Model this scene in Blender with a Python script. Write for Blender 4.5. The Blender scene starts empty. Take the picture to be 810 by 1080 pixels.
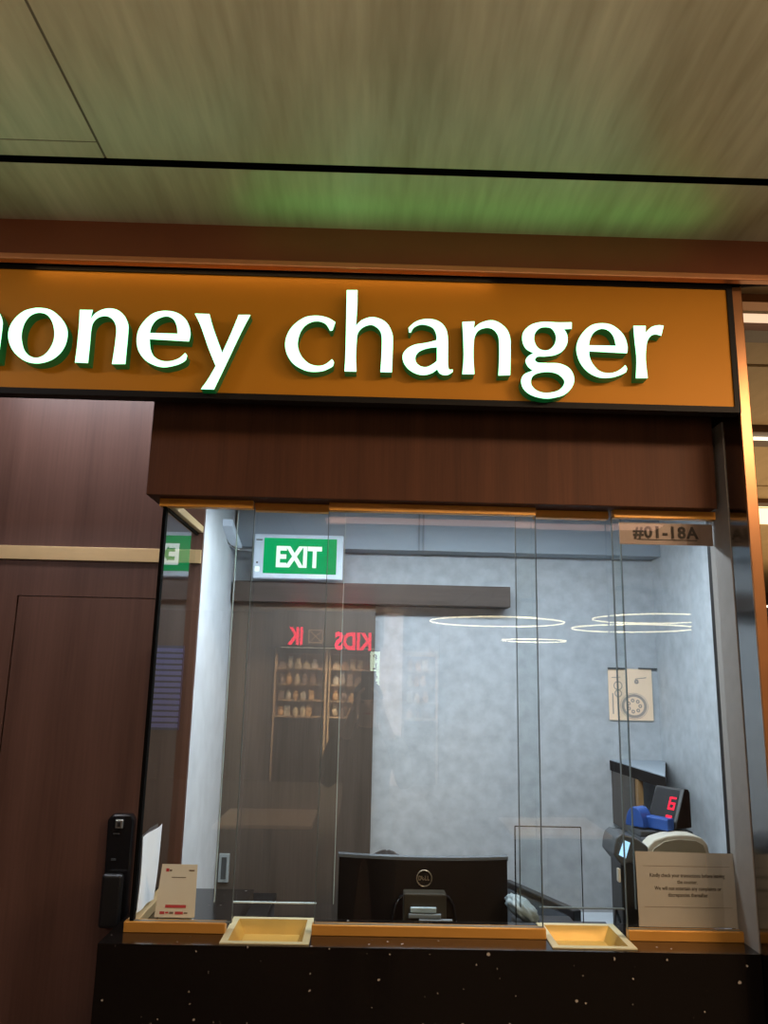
import bpy, bmesh, math, random
from mathutils import Vector, Matrix, Euler
R = math.radians
random.seed(7)
SC = bpy.context.scene
COL = SC.collection

# ------------------------------------------------------------------ materials
def nt(name):
    m = bpy.data.materials.new(name); m.use_nodes = True
    t = m.node_tree
    for n in list(t.nodes): t.nodes.remove(n)
    out = t.nodes.new('ShaderNodeOutputMaterial')
    return m, t, out

def N(t, kind, **kw):
    n = t.nodes.new(kind)
    for k, v in kw.items():
        if k.startswith('i_'): n.inputs[k[2:].replace('_', ' ')].default_value = v
        else: setattr(n, k, v)
    return n

def rgba(c): return (c[0], c[1], c[2], 1.0)

def plain(name, col, rough=.5, metal=0., var=.06, scale=30., spec=.5, emit=None, estr=0., bump=0., coat=0.):
    """principled surface with a slight procedural mottling"""
    m, t, out = nt(name)
    b = N(t, 'ShaderNodeBsdfPrincipled')
    b.inputs['Roughness'].default_value = rough
    b.inputs['Metallic'].default_value = metal
    b.inputs['Specular IOR Level'].default_value = spec
    b.inputs['Coat Weight'].default_value = coat
    tc = N(t, 'ShaderNodeTexCoord')
    no = N(t, 'ShaderNodeTexNoise'); no.inputs['Scale'].default_value = scale; no.inputs['Detail'].default_value = 4
    t.links.new(tc.outputs['Object'], no.inputs['Vector'])
    mx = N(t, 'ShaderNodeMix', data_type='RGBA')
    lo = [max(0, c*(1-var*2)) for c in col]; hi = [min(1, c*(1+var*2)) for c in col]
    mx.inputs[6].default_value = rgba(lo); mx.inputs[7].default_value = rgba(hi)
    t.links.new(no.outputs['Fac'], mx.inputs[0])
    t.links.new(mx.outputs[2], b.inputs['Base Color'])
    if bump:
        bp = N(t, 'ShaderNodeBump'); bp.inputs['Strength'].default_value = bump; bp.inputs['Distance'].default_value = .002
        t.links.new(no.outputs['Fac'], bp.inputs['Height']); t.links.new(bp.outputs['Normal'], b.inputs['Normal'])
    if emit:
        b.inputs['Emission Color'].default_value = rgba(emit); b.inputs['Emission Strength'].default_value = estr
    t.links.new(b.outputs['BSDF'], out.inputs['Surface'])
    return m

def emission(name, col, s):
    m, t, out = nt(name)
    e = N(t, 'ShaderNodeEmission'); e.inputs['Color'].default_value = rgba(col); e.inputs['Strength'].default_value = s
    t.links.new(e.outputs[0], out.inputs['Surface'])
    return m

def wood(name, dark, light, grain=(28, 28, 1.2), rough=.4, coat=0., contrast=(.3, .7), fine=.35, spec=.5):
    """veneer: noise stretched along the grain (small scale component)"""
    m, t, out = nt(name)
    b = N(t, 'ShaderNodeBsdfPrincipled'); b.inputs['Roughness'].default_value = rough; b.inputs['Coat Weight'].default_value = coat
    b.inputs['Coat Roughness'].default_value = .32; b.inputs['Specular IOR Level'].default_value = spec
    tc = N(t, 'ShaderNodeTexCoord')
    mp = N(t, 'ShaderNodeMapping'); mp.inputs['Scale'].default_value = grain
    t.links.new(tc.outputs['Object'], mp.inputs['Vector'])
    n1 = N(t, 'ShaderNodeTexNoise'); n1.inputs['Scale'].default_value = .35; n1.inputs['Detail'].default_value = 5; n1.inputs['Distortion'].default_value = .6
    n2 = N(t, 'ShaderNodeTexNoise'); n2.inputs['Scale'].default_value = 4; n2.inputs['Detail'].default_value = 6
    t.links.new(mp.outputs[0], n1.inputs['Vector']); t.links.new(mp.outputs[0], n2.inputs['Vector'])
    ad = N(t, 'ShaderNodeMix', data_type='FLOAT'); ad.inputs[0].default_value = fine
    t.links.new(n1.outputs['Fac'], ad.inputs[2]); t.links.new(n2.outputs['Fac'], ad.inputs[3])
    cr = N(t, 'ShaderNodeValToRGB')
    cr.color_ramp.elements[0].position = contrast[0]; cr.color_ramp.elements[0].color = rgba(dark)
    cr.color_ramp.elements[1].position = contrast[1]; cr.color_ramp.elements[1].color = rgba(light)
    t.links.new(ad.outputs[0], cr.inputs[0]); t.links.new(cr.outputs[0], b.inputs['Base Color'])
    t.links.new(b.outputs[0], out.inputs['Surface'])
    return m

def glass(name, tint, r0=.08):
    """thin pane: clear transmission plus Schlick reflection on both faces"""
    m, t, out = nt(name)
    geo = N(t, 'ShaderNodeNewGeometry')
    dt = N(t, 'ShaderNodeVectorMath', operation='DOT_PRODUCT')
    t.links.new(geo.outputs['Incoming'], dt.inputs[0]); t.links.new(geo.outputs['Normal'], dt.inputs[1])
    ab = N(t, 'ShaderNodeMath', operation='ABSOLUTE'); t.links.new(dt.outputs['Value'], ab.inputs[0])
    om = N(t, 'ShaderNodeMath', operation='SUBTRACT'); om.inputs[0].default_value = 1; t.links.new(ab.outputs[0], om.inputs[1])
    pw = N(t, 'ShaderNodeMath', operation='POWER'); pw.inputs[1].default_value = 3.4; t.links.new(om.outputs[0], pw.inputs[0])
    ml = N(t, 'ShaderNodeMath', operation='MULTIPLY_ADD'); ml.inputs[1].default_value = 1 - r0; ml.inputs[2].default_value = r0
    t.links.new(pw.outputs[0], ml.inputs[0])
    tr = N(t, 'ShaderNodeBsdfTransparent'); tr.inputs[0].default_value = rgba(tint)
    gl = N(t, 'ShaderNodeBsdfGlossy'); gl.inputs['Roughness'].default_value = 0; gl.inputs['Color'].default_value = (1, 1, 1, 1)
    mx = N(t, 'ShaderNodeMixShader')
    t.links.new(ml.outputs[0], mx.inputs[0]); t.links.new(tr.outputs[0], mx.inputs[1]); t.links.new(gl.outputs[0], mx.inputs[2])
    t.links.new(mx.outputs[0], out.inputs['Surface'])
    return m

def granite(name):
    m, t, out = nt(name)
    b = N(t, 'ShaderNodeBsdfPrincipled'); b.inputs['Roughness'].default_value = .12
    tc = N(t, 'ShaderNodeTexCoord')
    wob = N(t, 'ShaderNodeTexNoise'); wob.inputs['Scale'].default_value = 30
    t.links.new(tc.outputs['Object'], wob.inputs['Vector'])
    mv = N(t, 'ShaderNodeMix', data_type='VECTOR'); mv.inputs[0].default_value = .02
    t.links.new(tc.outputs['Object'], mv.inputs[4]); t.links.new(wob.outputs['Color'], mv.inputs[5])
    vo = N(t, 'ShaderNodeTexVoronoi'); vo.inputs['Scale'].default_value = 34
    t.links.new(mv.outputs[1], vo.inputs['Vector'])
    n2 = N(t, 'ShaderNodeTexNoise'); n2.inputs['Scale'].default_value = 55; n2.inputs['Detail'].default_value = 3
    t.links.new(tc.outputs['Object'], n2.inputs['Vector'])
    ad = N(t, 'ShaderNodeMath', operation='MULTIPLY_ADD'); ad.inputs[1].default_value = .45
    t.links.new(n2.outputs['Fac'], ad.inputs[0]); t.links.new(vo.outputs['Distance'], ad.inputs[2])
    cr = N(t, 'ShaderNodeValToRGB'); e = cr.color_ramp.elements
    e[0].position = .265; e[0].color = (.30, .27, .24, 1); e[1].position = .31; e[1].color = (.006, .0045, .004, 1)
    t.links.new(ad.outputs[0], cr.inputs[0]); t.links.new(cr.outputs[0], b.inputs['Base Color'])
    t.links.new(b.outputs[0], out.inputs['Surface'])
    return m

M = {}
M['ceil'] = wood('ceiling_veneer', (.25, .20, .125), (.50, .425, .30), grain=(11, 1.1, 11), rough=.45, coat=.35, contrast=(.32, .68), fine=.35)
M['black'] = plain('black_gap', (.0015, .0015, .0015), 1., spec=.0)
M['seam'] = plain('seam', (.10, .075, .05), .7)
M['bronze_beam'] = plain('beam_bronze', (.16, .045, .016), .28, .25, scale=6, var=.1)
M['copper'] = plain('copper_lip', (.55, .22, .09), .3, .5)
M['orange'] = plain('sign_orange', (.50, .195, .009), .55, 0, scale=3, var=.03, spec=.2)
M['frame'] = plain('sign_frame', (.006, .004, .0035), .6, 0., spec=.2)
M['wall_wood'] = wood('wall_veneer', (.070, .031, .021), (.128, .060, .042), grain=(30, 30, 1.1), rough=.42, spec=.35, contrast=(.3, .7))
M['fascia'] = wood('fascia_veneer', (.060, .0205, .0092), (.110, .039, .0168), grain=(45, 45, 1.6), rough=.6, spec=.2)
M['dark_wood'] = wood('door_veneer', (.055, .043, .034), (.105, .083, .068), grain=(38, 38, 1.4), rough=.45)
M['pelmet'] = wood('pelmet_veneer', (.032, .024, .020), (.095, .074, .064), grain=(1.6, 38, 38), rough=.55, spec=.2)
M['brass'] = plain('brushed_brass', (.70, .48, .24), .38, .5, scale=14)
M['channel'] = plain('brass_channel', (.50, .24, .045), .4, .35, scale=10)
M['clip_grey'] = plain('clip_grey', (.16, .19, .21), .35)
M['stripe_dark'] = plain('blue_backing', (.035, .035, .10), .6)
M['table_top'] = plain('table_laminate', (.74, .62, .48), .5)
M['joint'] = plain('panel_joint', (.20, .23, .26), .5)
M['channel_lit'] = plain('brass_channel_lit', (.85, .40, .06), .4, .1)  # same brass, colour lightened to carry the light on the top rails
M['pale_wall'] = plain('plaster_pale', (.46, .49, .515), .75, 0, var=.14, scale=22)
M['screen_dark'] = plain('display_window', (.012, .012, .014), .5, spec=.2)
M['ink_notice'] = plain('ink_notice', (.06, .04, .03), .8)
M['tray_rim'] = plain('tray_rim', (.50, .44, .26), .4, .25)
M['tray_in'] = plain('tray_inside', (.40, .235, .04), .45, .3)
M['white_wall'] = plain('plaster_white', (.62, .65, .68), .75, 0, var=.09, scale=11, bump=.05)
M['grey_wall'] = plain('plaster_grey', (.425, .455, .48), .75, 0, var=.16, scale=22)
M['bulk'] = plain('bulkhead_grey', (.30, .35, .40), .6, 0, var=.03, scale=5)
M['glass'] = glass('pane_glass', (.93, .965, .96), .085)
M['glass_side'] = glass('side_glass', (.80, .86, .85), .09)
M['edge'] = plain('glass_edge', (.07, .09, .09), .3)
M['edge_light'] = plain('glass_edge_light', (.45, .55, .56), .2)
M['seal'] = plain('black_silicone', (.002, .002, .002), .8, spec=.05)
M['granite'] = granite('black_granite')
M['steel'] = plain('mirror_steel', (.30, .295, .29), .13, 1., var=.02)
M['post'] = plain('grey_laminate', (.25, .22, .195), .5)
M['bronze'] = plain('bronze_trim', (.33, .145, .055), .3, .6, scale=8, var=.1)
M['black_plastic'] = plain('black_plastic', (.012, .011, .011), .35)
M['black_gloss'] = plain('black_gloss', (.010, .009, .010), .12)
M['mon_brown'] = plain('monitor_back', (.007, .004, .003), .6, spec=.15)
M['stand_olive'] = plain('stand_olive', (.028, .024, .016), .5, spec=.3)
M['dk_grey'] = plain('dark_grey_plastic', (.06, .065, .07), .4)
M['lt_grey'] = plain('light_grey_metal', (.42, .47, .50), .3, .3)
M['cream'] = plain('cream_plastic', (.56, .53, .44), .4)
M['cream_dark'] = plain('olive_plastic', (.28, .25, .18), .5)  # darker olive front cover of the note counter
M['blue'] = plain('blue_plastic', (.03, .09, .34), .35)
M['paper'] = plain('white_paper', (.78, .80, .82), .8, 0, var=.03)
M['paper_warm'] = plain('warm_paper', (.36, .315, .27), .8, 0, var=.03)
M['paper_qr'] = plain('cream_card', (.60, .52, .40), .7, 0, var=.02)
M['ink'] = plain('ink_dark', (.045, .03, .025), .8)
M['ink_soft'] = plain('ink_soft', (.14, .09, .06), .8)
M['red_ink'] = plain('ink_red', (.42, .03, .03), .7)
M['plate'] = plain('plate_brown', (.235, .155, .125), .35, .2)
M['silver'] = plain('silver', (.6, .6, .58), .25, .9)
M['gold_line'] = plain('logo_metal', (.40, .34, .24), .3, .8)
M['green'] = emission('exit_green', (.0, .36, .115), 1.15)
M['exit_white'] = emission('exit_letters', (.85, 1, .93), 1.25)
M['exit_case'] = plain('exit_case', (.62, .70, .80), .4, emit=(.6, .72, .9), estr=.12)
M['letter_face'] = emission('letter_face', (.36, 1.0, .52), 3.3)
M['letter_top'] = emission('letter_top', (.08, 1.0, .16), 7.)
M['letter_side'] = plain('letter_side', (.012, .13, .045), .4, emit=(.0, .30, .05), estr=.10)
M['led_red'] = emission('led_red', (1, .02, .05), 2.2)
M['lcd'] = emission('lcd_blue', (.42, .72, 1), 1.5)
M['cove'] = emission('cove_light', (1, .72, .34), 2.4)
M['white_line'] = emission('corridor_lamp', (1, .86, .62), 2.0)
M['corr'] = wood('corridor_ceiling', (.42, .28, .13), (.60, .42, .22), grain=(5, 1.2, 5), rough=.55)
M['brown'] = plain('corridor_brown', (.11, .05, .024), .4)
M['tile'] = plain('floor_tile', (.03, .024, .019), .6, 0, scale=2)
M['skin'] = plain('skin', (.45, .27, .19), .55, 0, var=.03)
M['hair'] = plain('hair', (.022, .014, .011), .5, 0, var=.3, scale=60)
M['cloth_dark'] = plain('dark_cloth', (.020, .020, .024), .85, 0, var=.2, scale=80)
M['cloth_blue'] = plain('blue_cloth', (.10, .13, .20), .85, 0, var=.2, scale=80)
M['bag'] = plain('plastic_bag', (.27, .33, .35), .3, 0, var=.1, scale=25)
M['screen'] = plain('screen_glass', (.10, .115, .13), .12)
M['stripe'] = plain('blue_slats', (.13, .135, .42), .5)


M['reflection_warm'] = plain('poster_reflection_sheet', (.95, .71, .50), .8, 0, var=.02)  # warm tint paints the reflected menu's light into the sheet
M['poster_reflection_ink'] = plain('poster_reflection_ink', (.40, .34, .30), .8)
M['wood_post'] = plain('warm_wood_post', (.26, .15, .06), .5)
M['lcd_dim'] = plain('pale_blue_metal', (.42, .55, .62), .25, .3)
M['glass_clear'] = glass('acrylic_clear', (.95, .96, .96), .03)
M['mall_wall'] = plain('mall_wall', (.07, .048, .032), .6)
M['pinkwall'] = plain('pillar_paint', (.75, .62, .58), .6)
M['neon'] = emission('neon_red', (1, .015, .06), 9.)
M['crossbox'] = plain('crossed_box_gilt', (.5, .32, .18), .5, emit=(.5, .3, .15), estr=.6)
M['banner'] = plain('banner_glow_cloth', (.75, .85, .68), .8, emit=(.75, .9, .65), estr=6)  # cloth given a glow so its mirrored image shows bright
M['shelf_wood'] = plain('shelf_wood', (.46, .32, .19), .5)
M['toy_a'] = plain('toy_cream', (.75, .62, .42), .5)
M['toy_b'] = plain('toy_tan', (.55, .34, .16), .5)
M['toy_c'] = plain('toy_white', (.85, .80, .70), .5)
M['toy_d'] = plain('toy_dark', (.12, .08, .06), .5)
M['ring'] = emission('ring_glow', (1, .86, .55), 9.)
M['cove_pink'] = emission('cove_pinkish', (1, .66, .42), 1.1)

# ------------------------------------------------------------------ mesh building
class MB:
    def __init__(s): s.v = []; s.f = []; s.mi = []; s.sm = []
    def add(s, verts, faces, mi=0, smooth=False):
        b = len(s.v); s.v += [tuple(v) for v in verts]
        for f in faces: s.f.append([b+i for i in f]); s.mi.append(mi); s.sm.append(smooth)
        return s
    def frombm(s, bm, mi=0, smooth=False, mat=None):
        bm.verts.index_update()
        vs = [(mat @ v.co if mat else v.co)[:] for v in bm.verts]
        s.add(vs, [[v.index for v in f.verts] for f in bm.faces], mi, smooth); bm.free(); return s
    def box(s, a, b, mi=0, bev=0., seg=2, mat=None):
        bm = bmesh.new(); bmesh.ops.create_cube(bm, size=1)
        c = [(a[i]+b[i])/2 for i in range(3)]; d = [abs(b[i]-a[i]) for i in range(3)]
        for v in bm.verts: v.co = Vector([c[i]+v.co[i]*d[i] for i in range(3)])
        if bev: bmesh.ops.bevel(bm, geom=bm.edges[:], offset=bev, segments=seg, profile=.5, affect='EDGES')
        return s.frombm(bm, mi, False, mat)
    def quad(s, pts, mi=0): return s.add(pts, [list(range(len(pts)))], mi)
    def prism(s, pts, axis, a, b, mi=0, bev=0., mat=None, smooth=False):
        """2D polygon (u,v) extruded along axis: x -> (y,z), y -> (x,z), z -> (x,y)"""
        def P(u, v, w): return {'x': (w, u, v), 'y': (u, w, v), 'z': (u, v, w)}[axis]
        bm = bmesh.new()
        A = [bm.verts.new(P(u, v, a)) for u, v in pts]; B = [bm.verts.new(P(u, v, b)) for u, v in pts]
        bm.faces.new(A); bm.faces.new(B[::-1]); n = len(pts)
        for i in range(n): bm.faces.new((A[i], B[i], B[(i+1) % n], A[(i+1) % n]))
        bmesh.ops.recalc_face_normals(bm, faces=bm.faces[:])
        if bev: bmesh.ops.bevel(bm, geom=bm.edges[:], offset=bev, segments=2, profile=.5, affect='EDGES')
        return s.frombm(bm, mi, smooth, mat)
    def tube(s, pts, r, mi=0, n=10, closed=False):
        pts = [Vector(p) for p in pts]; k = len(pts); rings = []
        for i, p in enumerate(pts):
            if closed: d = pts[(i+1) % k]-pts[i-1]
            else: d = pts[min(i+1, k-1)]-pts[max(i-1, 0)]
            d.normalize(); up = Vector((0, 0, 1)) if abs(d.z) < .9 else Vector((1, 0, 0))
            u = d.cross(up).normalized(); w = u.cross(d)
            rr = r[i] if isinstance(r, (list, tuple)) else r
            rings.append([p+(u*math.cos(2*math.pi*j/n)+w*math.sin(2*math.pi*j/n))*rr for j in range(n)])
        vs = [v for rg in rings for v in rg]; fs = []
        for i in range(k if closed else k-1):
            i2 = (i+1) % k
            for j in range(n): fs.append([i*n+j, i*n+(j+1) % n, i2*n+(j+1) % n, i2*n+j])
        if not closed: fs += [list(range(n))[::-1], [(k-1)*n+j for j in range(n)]]
        return s.add(vs, fs, mi, True)
    def lathe(s, prof, cx, cy, mi=0, n=24, mat=None):
        vs = []; fs = []
        for r, z in prof:
            for j in range(n): vs.append(Vector((cx+r*math.cos(2*math.pi*j/n), cy+r*math.sin(2*math.pi*j/n), z)))
        for i in range(len(prof)-1):
            for j in range(n): fs.append([i*n+j, i*n+(j+1) % n, (i+1)*n+(j+1) % n, (i+1)*n+j])
        if mat: vs = [mat @ v for v in vs]
        return s.add(vs, fs, mi, True)
    def ball(s, c, r, mi=0, seg=16):
        bm = bmesh.new(); bmesh.ops.create_uvsphere(bm, u_segments=seg, v_segments=max(8, seg*3//4), radius=1)
        rr = r if isinstance(r, (tuple, list)) else (r, r, r)
        for v in bm.verts: v.co = Vector([c[i]+v.co[i]*rr[i] for i in range(3)])
        return s.frombm(bm, mi, True)
    def mesh(s, me, mat, mi=0):
        s.add([(mat @ v.co)[:] for v in me.vertices], [list(p.vertices) for p in me.polygons], mi); return s

def build(name, mb, mats, parent=None, local=False):
    """link ONE mesh object; coordinates are world unless local"""
    off = Vector((0, 0, 0))
    if parent is not None and not local:
        p = parent
        while p is not None: off += p.location; p = p.parent
    me = bpy.data.meshes.new(name)
    me.from_pydata([Vector(v)-off for v in mb.v], [], mb.f)
    mats = mats if isinstance(mats, list) else [mats]
    for m in mats: me.materials.append(M[m] if isinstance(m, str) else m)
    for p, i, sm in zip(me.polygons, mb.mi, mb.sm): p.material_index = i; p.use_smooth = sm
    me.validate(); me.update()
    o = bpy.data.objects.new(name, me); COL.objects.link(o)
    if parent is not None: o.parent = parent
    return o

def tag(o, label=None, cat=None, group=None, kind=None):
    if label: o['label'] = label
    if cat: o['category'] = cat
    if group: o['group'] = group
    if kind: o['kind'] = kind
    return o

def thing(name, label, cat, loc=(0, 0, 0), rot=(0, 0, 0), group=None):
    o = bpy.data.objects.new(name, None); o.empty_display_size = .05; COL.objects.link(o)
    o.location = loc; o.rotation_euler = rot
    return tag(o, label, cat, group)

def struct(name, mb, mats, label=None, cat=None, parent=None):
    o = build(name, mb, mats, parent)
    if parent is None:
        tag(o, label, cat, None, 'structure')
    return o

def text_me(s, size, extrude=.0, bold=0., align='CENTER', spacing=1., shear=0., line=1., center=False):
    c = bpy.data.curves.new('txt', 'FONT'); c.body = s; c.size = size; c.extrude = extrude; c.offset = bold
    c.align_x = align; c.align_y = 'CENTER'; c.space_character = spacing; c.shear = shear; c.space_line = line; c.resolution_u = 3
    o = bpy.data.objects.new('txt', c); COL.objects.link(o)
    dg = bpy.context.evaluated_depsgraph_get(); dg.update()
    me = bpy.data.meshes.new_from_object(o.evaluated_get(dg))
    bpy.data.objects.remove(o); bpy.data.curves.remove(c)
    if center:
        cx = (min(v.co.x for v in me.vertices)+max(v.co.x for v in me.vertices))/2; cy = (min(v.co.y for v in me.vertices)+max(v.co.y for v in me.vertices))/2
        for v in me.vertices: v.co.x -= cx; v.co.y -= cy
    return me

FACE_CAM = Matrix.Rotation(R(90), 4, 'X')                      # text plane XY -> XZ, readable from -y
def put(x, y, z, sx=1., sz=1., rot=None):
    return Matrix.Translation((x, y, z)) @ (rot if rot else FACE_CAM) @ Matrix.Diagonal((sx, sz, 1, 1))

def spline(pts, step=7):
    """closed outline: Catmull-Rom between points, points flagged 1 are corners"""
    P = [Vector((p[0], p[1])) for p in pts]; C = [len(p) > 2 for p in pts]; n = len(P); out = []
    for i in range(n):
        a, b = P[i], P[(i+1) % n]
        ta = (b-P[i-1])*.5 if not C[i] else (b-a)*.6
        tb = (P[(i+2) % n]-a)*.5 if not C[(i+1) % n] else (b-a)*.6
        la = (b-a).length
        for tv in (ta, tb):
            if tv.length > la*1.2: tv *= la*1.2/tv.length
        for k in range(step):
            t = k/step
            out.append(a*(2*t**3-3*t**2+1)+ta*(t**3-2*t**2+t)+b*(-2*t**3+3*t**2)+tb*(t**3-t**2))
    return out

def outline_me(loops, depth):
    c = bpy.data.curves.new('gl', 'CURVE'); c.dimensions = '2D'; c.fill_mode = 'BOTH'; c.extrude = depth/2
    for lp in loops:
        sp = c.splines.new('POLY'); sp.points.add(len(lp)-1); sp.use_cyclic_u = True
        for q, p in zip(sp.points, lp): q.co = (p[0], p[1], 0, 1)
    o = bpy.data.objects.new('gl', c); COL.objects.link(o)
    dg = bpy.context.evaluated_depsgraph_get(); dg.update()
    me = bpy.data.meshes.new_from_object(o.evaluated_get(dg))
    bpy.data.objects.remove(o); bpy.data.curves.remove(c)
    return me

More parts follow.
